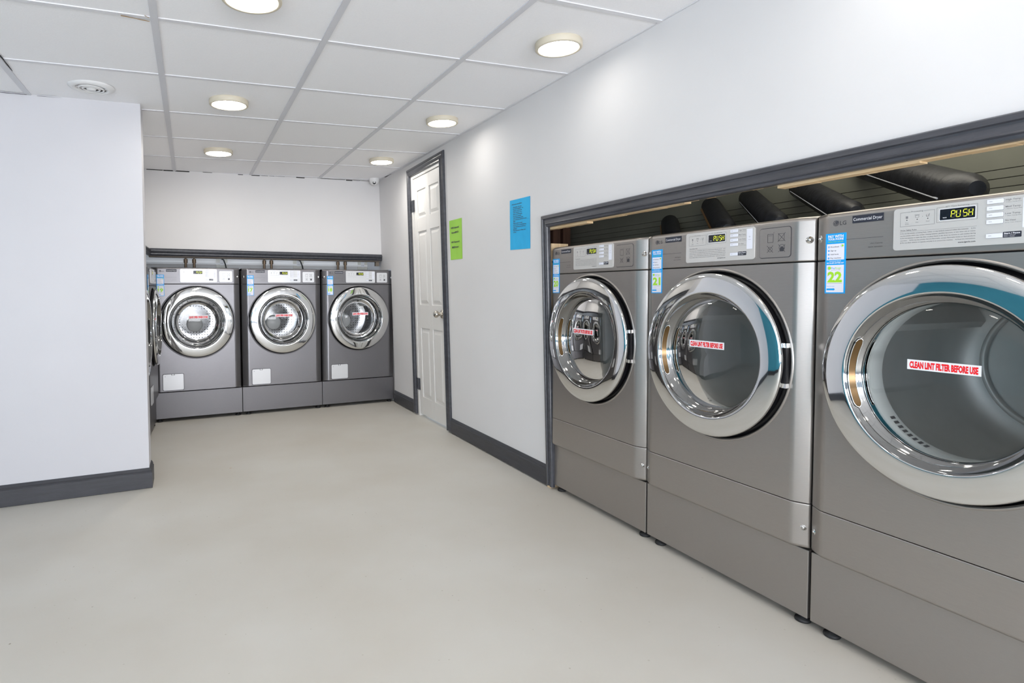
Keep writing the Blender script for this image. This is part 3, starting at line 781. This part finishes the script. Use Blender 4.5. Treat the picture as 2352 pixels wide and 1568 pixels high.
        m.disc((0.2835, 1.2205), 0.0007, y, 1, 10)
        for u in (0.249, 0.272, 0.295): m.disc((u, 1.2145), 0.0013, y, 0, 14)
        m.text('Time', 0.2455, 0.253, 1.2065, 0.0023, y, 1); m.text('Sense' if dry else 'Wash', 0.245, 0.2535, 1.2030, 0.0023, y, 1); m.text('Dry' if dry else 'Rinse', 0.269, 0.275, 1.2060, 0.0026, y, 1); m.text('Cool' if dry else 'Spin', 0.2915, 0.2985, 1.2065, 0.0026, y, 1)
        if dry:
            m.text('Dryer Safety Rules', 0.2355, 0.2715, 1.1875, 0.0032, y, 1, 0.02)
            rows = ['1) Do not dry articles containing foam, rubber, or any similarly textured rubber-like materials.    2) Do',
                    'not dry articles which may contain cleaning solvents, gasoline, kerosene, or any other oils or waxes.',
                    '3) Do not attempt to open the door or place hands in the dryer to remove or add clothes during',
                    'operation.    4) Do not dry articles that are flammable, contain flammable fumes or dust products.',
                    '5) Do not allow children to operate and play in or around the machine.    6) Read the instructions.']
            for k_, s_ in enumerate(rows): m.text(s_, 0.235, 0.3925, 1.1795-k_*0.0059, 0.0027, y, 1, 0.012)
            m.text('www.lgecls.com', 0.3585, 0.3925, 1.1485, 0.0034, y, 0, 0.02)
        m.line((0.234, 1.1852), (0.3945, 1.1852), 0.0004, y, 1)
        names = ('High Temp', 'Med Temp', 'Low Temp', 'No Heat') if dry else ('Hot', 'Warm', 'Bright', 'Cold')
        subs = ('7 Mins Temp Max', '7 Minutes Temp Med', '7 Mins Temp Min', 'Dry No Heat') if dry else ('Normal', 'Colors', 'Colors', 'Delicate')
        for k_ in range(4):
            zb = 1.2330-k_*0.0153
            m.text(names[k_], 0.4455, 0.4715 if names[k_] != 'No Heat' else 0.464, zb+0.0035, 0.0038, y, 1, 0.005); m.text(subs[k_], 0.4455, 0.4735 if dry else 0.458, zb-0.0008, 0.0016, y, 1)
        m.rect(0.4425, 0.4748, 1.1535, 1.1665, y, 2, 0.0012)
        m.text('Start / Pause', 0.4445, 0.4725, 1.1615, 0.0032, y-0.0003, 3, 0.03); m.text('Start / Pause', 0.4445, 0.4645, 1.1582, 0.0018, y-0.0003, 3); m.text('Start / Pause', 0.4445, 0.4630, 1.1552, 0.0018, y-0.0003, 3)
        m.rect(0.4755, 0.4975, 1.1735, 1.2395, y, 4, 0.0015); m.disc((0.4865, 1.2130), 0.0022, y-0.0002, 1, 14, 0.0016); m.text('Wi-Fi', 0.482, 0.491, 1.2030, 0.0024, y-0.0002, 1)
        return m.build('panel_lettering', mesh_only=True)
    part('panel_lettering', 'ink'+kind, f, cp)
    def f():
        m = MB([m_btn, m_inkg]); m.prism(rrect(0.0, 0.0295, 0.0, 0.0098, 0.0014), y0-0.0018, y0+0.0005); m.rect(-0.0006, 0.0301, -0.0006, 0.0104, y0-0.0002, 1, 0.0018); m.line((0.004, 0.005), (0.010, 0.005), 0.0007, y0-0.0021, 1)
        return m.build('button', mesh_only=True)
    for zb in (1.2325, 1.2172, 1.2019, 1.1866, 1.1545): part('button', 'btn', f, cp, loc=(0.4125, 0, zb))
    def f():
        m = MB([m_disp, m_whitei]); m.prism(rrect(0.3205, 0.3905, 1.2062, 1.2322, 0.0015), y0-0.0006, y0+0.001); m.add([(p[0], y0-0.0003, p[1]) for p in rrect(0.319, 0.392, 1.2048, 1.2336, 0.002)], [tuple(range(28))], 1)
        m.text('Wi-Fi', 0.3265, 0.3345, 1.2105, 0.0022, y0-0.0009, 1, 0.03)
        return m.build('display', mesh_only=True)
    dsp = part('display', 'disp', f)
    dsp['label'] = 'black display window'
    def f():
        m = MB([m_digit, m_digoff]); seg_digits(m, 'PUSH', 0.3435, 1.2110, 0.0074, 0.0160, 0.0032, y0-0.0010); return m.build('display_digits', mesh_only=True)
    part('display_digits', 'digits', f, dsp)
    # pictogram plate
    def f():
        m = MB([m_steel if dry else m_consolew, m_ink, m_ink])
        m.prism(rrect(0.5225, 0.6280, 1.1405, 1.2325, 0.008), FD-0.0022, FD+0.001)
        m.add([(p[0], FD-0.0004, p[1]) for p in rrect(0.5205, 0.6300, 1.1385, 1.2345, 0.010)], [tuple(range(28))], 1)
        icon_plate_marks(m, FD-0.0026, 1)
        return m.build('pictogram_plate', mesh_only=True)
    part('pictogram_plate', 'plate'+kind, f, bevel=0.0006)
    # maker's mark and model badge
    def f():
        m = MB([m_ink, m_st, m_whitei]); y = FD-0.0005
        m.disc((0.068, 1.2265), 0.0082, y, 0, 32); m.disc((0.068, 1.2265), 0.0066, y-0.0002, 1, 32, 0.0056); m.line((0.0665, 1.2295), (0.0665, 1.2235), 0.0009, y-0.0003, 1); m.line((0.0665, 1.2235), (0.070, 1.2235), 0.0009, y-0.0003, 1); m.disc((0.0645, 1.2285), 0.0010, y-0.0003, 1, 10); m.rect(0.0690, 0.0752, 1.2268, 1.2335, y-0.0003, 0)
        m.text('LG', 0.079, 0.0965, 1.2205, 0.0118, y, 0, 0.01)
        m.line((0.097, 1.1785), (0.1925, 1.1785), 0.0009, y, 0)
        m.text('Ultra Capacity', 0.1605, 0.1915, 1.1615, 0.0030, y, 0); m.text('Quiet operation', 0.1555, 0.1915, 1.1520, 0.0030, y, 0)
        return m.build('front_lettering', mesh_only=True)
    part('front_lettering', 'logo'+kind, f)
    def f():
        m = MB([m_navy, m_whitei]); m.prism(rrect(0.1135, 0.1925, 1.2215, 1.2420, 0.001), FD-0.0016, FD+0.0005)
        m.text('Commercial Dryer' if dry else 'Commercial Washer', 0.1165, 0.1900, 1.2275, 0.0088, FD-0.0020, 1, 0.0); return m.build('badge', mesh_only=True)
    part('badge', 'badge'+kind, f)
    # payment sticker with the machine's number
    def f():
        m = MB([m_blue, m_lavend, m_green, m_ink, m_whitei]); x0, x1, zb, zt_ = 0.0405, 0.0975, 1.027, 1.1985; h = zt_-zb; w_ = x1-x0; y = FD-0.0012
        Zf = lambda v: zt_-v*h
        Xf = lambda u: x0+u*w_
        m.box(x0, x1, y, FD+0.0004, zb, zt_, 0)
        m.rect(Xf(.07), Xf(.93), Zf(.44), Zf(.175), y-0.0002, 1); m.rect(Xf(.07), Xf(.93), Zf(.98), Zf(.525), y-0.0002, 1)
        m.text('PAY WITH', Xf(.12), Xf(.88), Zf(.075), 0.0082, y-0.0002, 4, 0.04); m.text('YOUR PHONE', Xf(.12), Xf(.88), Zf(.112), 0.0052, y-0.0002, 4, 0.04)
        m.text('SIMPLE. FAST. SECURE.', Xf(.12), Xf(.88), Zf(.148), 0.0026, y-0.0002, 2, 0.02)
        for k_, s_ in enumerate(('Download', 'Sign up', 'Add funds', 'Pay machine')):
            zz2 = Zf(.225+k_*.062); m.disc((Xf(.17), zz2), 0.0026, y-0.0004, 0, 18); m.text(str(k_+1), Xf(.155), Xf(.185), zz2-0.0012, 0.0024, y-0.0006, 4); m.text(s_, Xf(.26), Xf((.66, .54, .66, .78)[k_]), zz2-0.0015, 0.0036, y-0.0004, 3, 0.01)
        m.disc((Xf(.84), Zf(.21)), 0.0030, y-0.0004, 2, 18); m.disc((Xf(.80), Zf(.213)), 0.0034, y-0.0003, 0, 18, 0.0028)
        m.text('DOWNLOAD THE APP', Xf(.22), Xf(.78), Zf(.468), 0.0022, y-0.0002, 4, 0.03); m.text('PAY IN APP ANYTIME 24/7', Xf(.08), Xf(.92), Zf(.502), 0.0034, y-0.0002, 4, 0.04)
        m.disc((Xf(.22), Zf(.575)), 0.0046, y-0.0004, 2, 20); m.disc((Xf(.19), Zf(.578)), 0.0050, y-0.0003, 0, 20, 0.0042); m.text('Pay', Xf(.32), Xf(.50), Zf(.588), 0.0044, y-0.0004, 0, 0.01); m.text('Range', Xf(.51), Xf(.78), Zf(.588), 0.0044, y-0.0004, 2, 0.01)
        m.text('pay with your mobile', Xf(.32), Xf(.76), Zf(.612), 0.0016, y-0.0004, 3)
        m.text(number, Xf(.13), Xf(.85), Zf(.805), 0.0290, y-0.0004, 2, 0.045)
        m.line((Xf(.1), Zf(.832)), (Xf(.85), Zf(.832)), 0.0005, y-0.0004, 3)
        m.text('Need the app?', Xf(.11), Xf(.49), Zf(.885), 0.0028, y-0.0004, 0); m.rect(Xf(.10), Xf(.44), Zf(.945), Zf(.915), y-0.0004, 0); m.add([(Xf(.44), y-0.0004, Zf(.952)), (Xf(.52), y-0.0004, Zf(.93)), (Xf(.44), y-0.0004, Zf(.908))], [(0, 1, 2)], 0)
        return m.build('payment_sticker', mesh_only=True)
    ps = part('payment_sticker', 'pay'+number, f); ps['label'] = 'blue and white payment sticker'+(' with number '+number)
    # dark gasket channel, drum, collar
    def f():
        m = MB([m_black]); m.lathe([(0.2925, -0.012), (0.2925, 0.004), (0.270, 0.004), (0.262, -0.010), (0.262, -0.045), (0.255, -0.045)], (CU, 0, CZ), n=96); return m.build('door_back', mesh_only=True)
    mg = part('door_gasket', 'gasket', f)
    def f():
        if dry:
            m = MB([m_drum]); m.lathe([(0.262, 0.10), (0.285, 0.12), (0.290, 0.35), (0.288, 0.58), (0.20, 0.60), (0.0, 0.60)], (CU, 0, CZ), n=72)
            for q in range(3):
                a = q*2*PI/3+0.5; r = 0.285
                pts = [(CU+(r-0.0)*math.cos(a+da), CZ+(r-0.0)*math.sin(a+da)) for da in (-0.16, 0.16)]+[(CU+0.225*math.cos(a+da), CZ+0.225*math.sin(a+da)) for da in (0.05, -0.05)]
                m.prism(pts, 0.13, 0.57)
            m.lathe([(0.19, 0.595), (0.195, 0.585), (0.205, 0.585), (0.21, 0.595)], (CU, 0, CZ), n=64)
        else:
            m = MB([m_perf, m_drum, m_collar]); m.lathe([(0.235, 0.13), (0.262, 0.14), (0.268, 0.30), (0.262, 0.50), (0.235, 0.52), (0.13, 0.525), (0.06, 0.51), (0.0, 0.51)], (CU, 0, CZ), n=72)
            for q in range(3):
                a = q*2*PI/3+0.6; r = 0.262
                pts = [(CU+r*math.cos(a+da), CZ+r*math.sin(a+da)) for da in (-0.2, 0.2)]+[(CU+0.20*math.cos(a+da), CZ+0.20*math.sin(a+da)) for da in (0.06, -0.06)]
                m.prism(pts, 0.15, 0.50, m=1)
            m.lathe([(0.070, 0.512), (0.068, 0.470), (0.058, 0.462), (0.0, 0.462)], (CU, 0, CZ-0.045), n=48, m=2)
        return m.build('drum', mesh_only=True)
    part('drum', 'drum'+kind, f)
    def f():
        m = MB([m_collar if dry else m_rubber, m_ink])
        if dry:
            m.lathe([(0.262, -0.02), (0.235, -0.014), (0.212, -0.010), (0.202, 0.0), (0.199, 0.03), (0.199, 0.07), (0.206, 0.085), (0.265, 0.105)], (CU, 0, CZ), n=80)
            for k_ in range(8):
                a = math.radians(219+k_*4.2); r = 0.2015
                c, s_ = math.cos(a), math.sin(a); tx, tz = -s_*0.0040, c*0.0040
                P = [(CU+(r-0.0035)*c-tx, 0.036, CZ+(r-0.0035)*s_-tz), (CU+(r-0.0035)*c+tx, 0.036, CZ+(r-0.0035)*s_+tz), (CU+(r-0.0045)*c+tx, 0.054, CZ+(r-0.0045)*s_+tz), (CU+(r-0.0045)*c-tx, 0.054, CZ+(r-0.0045)*s_-tz)]
                m.add(P, [(0, 1, 2, 3)], 1)
        else:
            m.lathe([(0.262, -0.02), (0.230, -0.010), (0.212, 0.0), (0.205, 0.03), (0.21, 0.06), (0.205, 0.09), (0.215, 0.12), (0.236, 0.135)], (CU, 0, CZ), n=80)
        return m.build('opening_collar', mesh_only=True)
    part('opening_collar', 'collar'+kind, f)
    # door: chrome ring with pocket handle, glass and slogan sticker
    def f():
        m = MB([m_chrome, m_black, m_dchrome]); m.lathe(ring_profile(), (CU, 0, CZ), n=128); m.lathe(bevel_profile(), (CU, 0, CZ), n=128, m=2)
        m.lathe([(0.279, -0.046), (0.279, -0.020), (0.205, -0.012), (0.193, -0.015)], (CU, 0, CZ), n=96, m=1)
        return m.build('door', mesh_only=True)
    dr = part('door', 'door', f); dr['label'] = 'round chrome door'
    def f():
        if dry:
            m = MB([m_glass]); m.lathe([(0.1945, -0.026), (0.190, -0.029), (0.170, -0.034), (0.130, -0.041), (0.08, -0.046), (0.0, -0.048)], (CU, 0, CZ), n=96)
        else:
            m = MB([m_glassw]); m.lathe([(0.1945, -0.026), (0.190, -0.026), (0.178, -0.010), (0.165, 0.030), (0.148, 0.062), (0.125, 0.082), (0.118, 0.083), (0.10, 0.078), (0.05, 0.074), (0.0, 0.073)], (CU, 0, CZ), n=96)
        return m.build('door_glass', mesh_only=True)
    part('door_glass', 'glass'+kind, f, dr)
    def f():
        m = MB([m_bronze, m_chrome] if dry else [m_black, m_chrome])
        a0, a1 = (math.radians(180-27), math.radians(180+27)) if dry else (math.radians(-24), math.radians(24))
        # pocket seen in the inner bevel: elongated dimple following the ring
        n = 48; vs = []; e1 = []; e2 = []
        for i in range(n+1):
            t_ = i/n; a = a0+(a1-a0)*t_; q = min(t_, 1-t_)*n/5.0; e = math.sqrt(max(0.0, 1-(1-min(q, 1))**2))
            for k_ in range(5):
                f_ = 0.44+(k_/4-0.5)*e*0.66
                r_ = 0.2140+(0.1985-0.2140)*f_; y_ = -0.0590+(-0.0352+0.0590)*f_
                y_ -= 0.0012; r_ -= 0.0010
                vs.append((CU+r_*math.cos(a), y_, CZ+r_*math.sin(a)))
            e1.append(Vector(vs[-5])); e2.append(Vector(vs[-1]))
        m.add(vs, [(i*5+k_, i*5+k_+1, (i+1)*5+k_+1, (i+1)*5+k_) for i in range(n) for k_ in range(4)], 0, True)
        loop = e1+list(reversed(e2)); loop.append(loop[0]); m.tube(loop, 0.0013, 8, 1)
        return m.build('handle', mesh_only=True)
    hd = part('handle', 'handle'+kind, f, dr); hd['label'] = ('golden bronze' if dry else 'dark')+' pocket handle'
    if dry:
        def f():
            m = MB([m_chrome, m_black])
            for z_ in (0.735, 0.860): m.box(CU+0.268, CU+0.2915, -0.044, -0.020, z_, z_+0.014, 0)
            m.box(CU+0.270, CU+0.2905, -0.040, -0.022, 0.749, 0.860, 1); return m.build('hinge', mesh_only=True)
        part('hinge', 'hinge', f, dr)
    du, dz, tilt = lsh
    uc, zc_, yy = ((0.320+du, 0.838+dz, -0.0500) if dry else (0.352+du, 0.852+dz, -0.040))
    hw, hh = (0.0755, 0.0125) if dry else (0.078, 0.0135)
    m = MB([m_whitei, m_red]); 
    ct, st = math.cos(tilt), math.sin(tilt)
    xf = lambda x, z: (uc+x*ct-z*st, zc_+x*st+z*ct)
    P = [xf(-hw, -hh), xf(hw, -hh), xf(hw, hh), xf(-hw, hh)]
    m.add([(p[0], yy, p[1]) for p in P]+[(p[0], yy+0.0006, p[1]) for p in P], [(0, 1, 2, 3), (7, 6, 5, 4), (0, 4, 5, 1), (1, 5, 6, 2), (2, 6, 7, 3), (3, 7, 4, 0)])
    m.text(slogan, -hw*0.93, hw*0.93, -hh*0.62, hh*1.26, yy-0.0004, 1, 0.055, xf)
    ws = m.build('slogan_sticker', dr); ws['label'] = 'white strip with red words'
    if not dry:                       # washers are a little narrower than their pedestals
        for ch in T.children:
            if ch.name.split('.')[0] not in ('pedestal', 'foot'):
                ch.scale.x *= 0.974; ch.location.x = ch.location.x*0.974+0.013*W
    return T

# three dryers in the right-hand opening
def xm(y): return 1.7075+0.006*y
YM = 1.8351
G = 'stainless front-loading dryers in the dark wall opening'
RZ = -PI/2-0.006
for num, y, lab, lsh in (('20', YM+0.695-0.003, 'steel dryer number 20 beside the pine stud, farthest of the dryer row', (0.004, 0.010, -0.01)),
                    ('21', YM-0.003, 'steel dryer number 21, in the middle between dryers 20 and 22', (0.016, 0.008, 0.0)),
                    ('22', YM-0.695-0.003, 'large near steel dryer number 22 cut off by the right edge of the picture', (0.026, 0.011, 0.0))):
    machine('dryer', num, 'clothes_dryer', lab, (xm(y), y, 0.0), RZ, G, 1.0, lsh=lsh)
# three washers along the rear wall
S = 0.975
A = 0.0336
G = 'stainless front-loading washers at the rear'
for i, (num, lab) in enumerate((('18', 'steel washer number 18 in the rear row, next to the right wall and baseboard'), ('17', 'steel washer number 17, middle of the three along the rear wall'), ('19', 'steel washer number 19 at the inner end of the rear row, meeting the side row'))):
    t0 = (i+1)*0.695-0.002
    x = S*(1.7871-t0*math.cos(A)); y = S*(5.3069-t0*math.sin(A))
    machine('washer', num, 'washing_machine', lab, (x, y, 0.0), A, G, S*1.008, 'LEAVE OPEN WHEN DONE')
# two washers along the side wall, seen edge-on behind the partition
for i, (num, y0_, lab) in enumerate((('16', 4.375, 'steel front-loader seen edge-on in the side row, next to washer 19'), ('15', 3.690, 'steel front-loader seen edge-on just behind the partition corner'))):
    x = -0.27+0.043*(y0_-4.87+0.34)-0.012
    machine('washer', num, 'washing_machine', lab, (x, y0_, 0.0), PI/2-0.043, 'washers of the side row', S*1.008*0.985, 'LEAVE OPEN WHEN DONE')

# ------------------------------------------------------------------ plumbing and outlets behind the rear washers
def hose_valve(x, y, ztop, mt, label):
    T = thing('hose_valve', label, 'water valve', (x, y, ztop-0.13), 0, 'water valves behind the rear washers')
    m = MB([m_brass]); m.tube([(0, 0, -0.02), (0, 0, 0.04)], 0.012, 14); m.tube([(0, 0, 0.04), (0, 0, 0.075)], 0.018, 14); m.tube([(0, 0, 0.075), (0, 0, 0.13)], 0.009, 12); m.build('valve_body', T)
    m = MB([mt]); m.lathe([(0, 0.118), (0.016, 0.118), (0.018, 0.124), (0.016, 0.134), (0, 0.134)], axis='z', n=16); m.build('valve_handle', T)
    m = MB([m_rubber]); m.tube([(0, 0, -0.02), (0.0, 0, -0.12), (0.01, 0.0, -0.25)], 0.011, 12); m.build('hose', T)
yv = 5.88
for (px_, ht, mt, lab) in ((-0.030, 'dark', m_black, 'dark water valve at left of the pair above washer 19'), (0.042, 'brass', m_brass, 'brass water valve at right of the pair above washer 19'), (0.668, 'red', m_redh, 'red handled water valve at left of the pair above washer 17'), (0.735, 'red', m_redh, 'red handled water valve at right of the pair above washer 17'), (1.392, 'red', m_redh, 'red handled water valve above washer 18'), (1.468, 'blue', m_blueh, 'blue handled water valve above washer 18')):
    hose_valve(px_, yv, 1.40, mt, lab)
for (x, lab) in ((0.285, 'ivory power outlet on the rear wall above washer 19'), (1.005, 'ivory power outlet on the rear wall above washer 17'), (1.668, 'ivory power outlet on the rear wall above washer 18')):
    T = thing('wall_outlet', lab, 'power outlet', (x, 5.949, 1.33), 0, 'power outlets behind the rear washers')
    m = MB([m_ivory]); m.prism(rrect(-0.05, 0.05, -0.06, 0.06, 0.005), -0.012, 0.0); m.build('outlet_box', T, bevel=0.002)
    m = MB([m_white, m_ink]); m.prism(rrect(-0.018, 0.018, -0.035, 0.035, 0.004), -0.016, -0.011); 
    for zz3 in (-0.018, 0.018):
        for ux in (-0.006, 0.006): m.rect(ux-0.001, ux+0.001, zz3-0.005, zz3+0.005, -0.0165, 1)
    m.build('socket_face', T)
for (x, lab) in ((0.30, 'black power cord hanging from the outlet above washer 19'), (1.02, 'black power cord hanging from the outlet above washer 17')):
    m = MB([m_rubber]); m.tube([(x-0.02, 5.930, 1.36), (x, 5.91, 1.345), (x+0.015, 5.90, 1.30), (x+0.03, 5.89, 1.22), (x+0.04, 5.89, 1.05)], 0.006, 10)
    tag(m.build('power_cord'), lab, 'cord', 'power cords behind the rear washers')

# ------------------------------------------------------------------ black ducts above the dryers
def ray(u, v): return FWD+RGT*((u-CX)/FPX)-UPV*((v-CY)/FPX)
camp = Vector((0, 0, CAM_H))
dd = Vector((0.735, 0.790, 0.330)).normalized()
DU = [((2.374, 2.364, 1.320), 'glint', 'black duct with copper edge above dryer 21, first from dryer 20'),
      ((2.235, 1.915, 1.318), 'glint', 'black duct with a bright copper streak above dryer 21'),
      ((2.215, 1.655, 1.318), 'white', 'black duct with pale seam above dryer 21, right of the copper one'),
      ((2.190, 1.355, 1.318), 'white', 'black duct with pale seam over the joint of dryers 21 and 22'),
      ((2.075, 0.967, 1.326), 'white', 'widest black duct with pale seam, above dryer 22')]
for (p, k, lab) in DU:
    p = Vector(p); T = thing('exhaust_duct', lab, 'air duct', tuple(p), 0, 'black ducts over the dryers')
    Lh = (2.64-p.x)/dd.x
    r = 0.058 if p.x < 2.1 else 0.050
    m = MB([m_duct]); m.tube([dd*(-0.12)+Vector((0, 0, 0.026)), dd*(-0.07)+Vector((0, 0, 0.012)), Vector((0, 0, 0)), dd*(Lh*0.33), dd*(Lh*0.66), dd*Lh], [r*0.35, r*0.85, r, r, r, r], 20); m.build('duct_body', T)
    side = Vector((-dd.y, dd.x, 0)).normalized()
    o_ = side*(r*0.93)+Vector((0, 0, -r*0.25))
    m = MB([m_glint if k == 'glint' else m_whitei]); m.tube([o_+dd*(-0.02), o_+dd*(Lh*0.5), o_+dd*(Lh*0.97)], 0.0095 if k == 'glint' else 0.0028, 8)  # gold tube draws the light caught along the duct, white one the seam
    sm = m.build('duct_edge', T); sm['label'] = 'copper streak on the lit edge' if k == 'glint' else 'pale seam line'
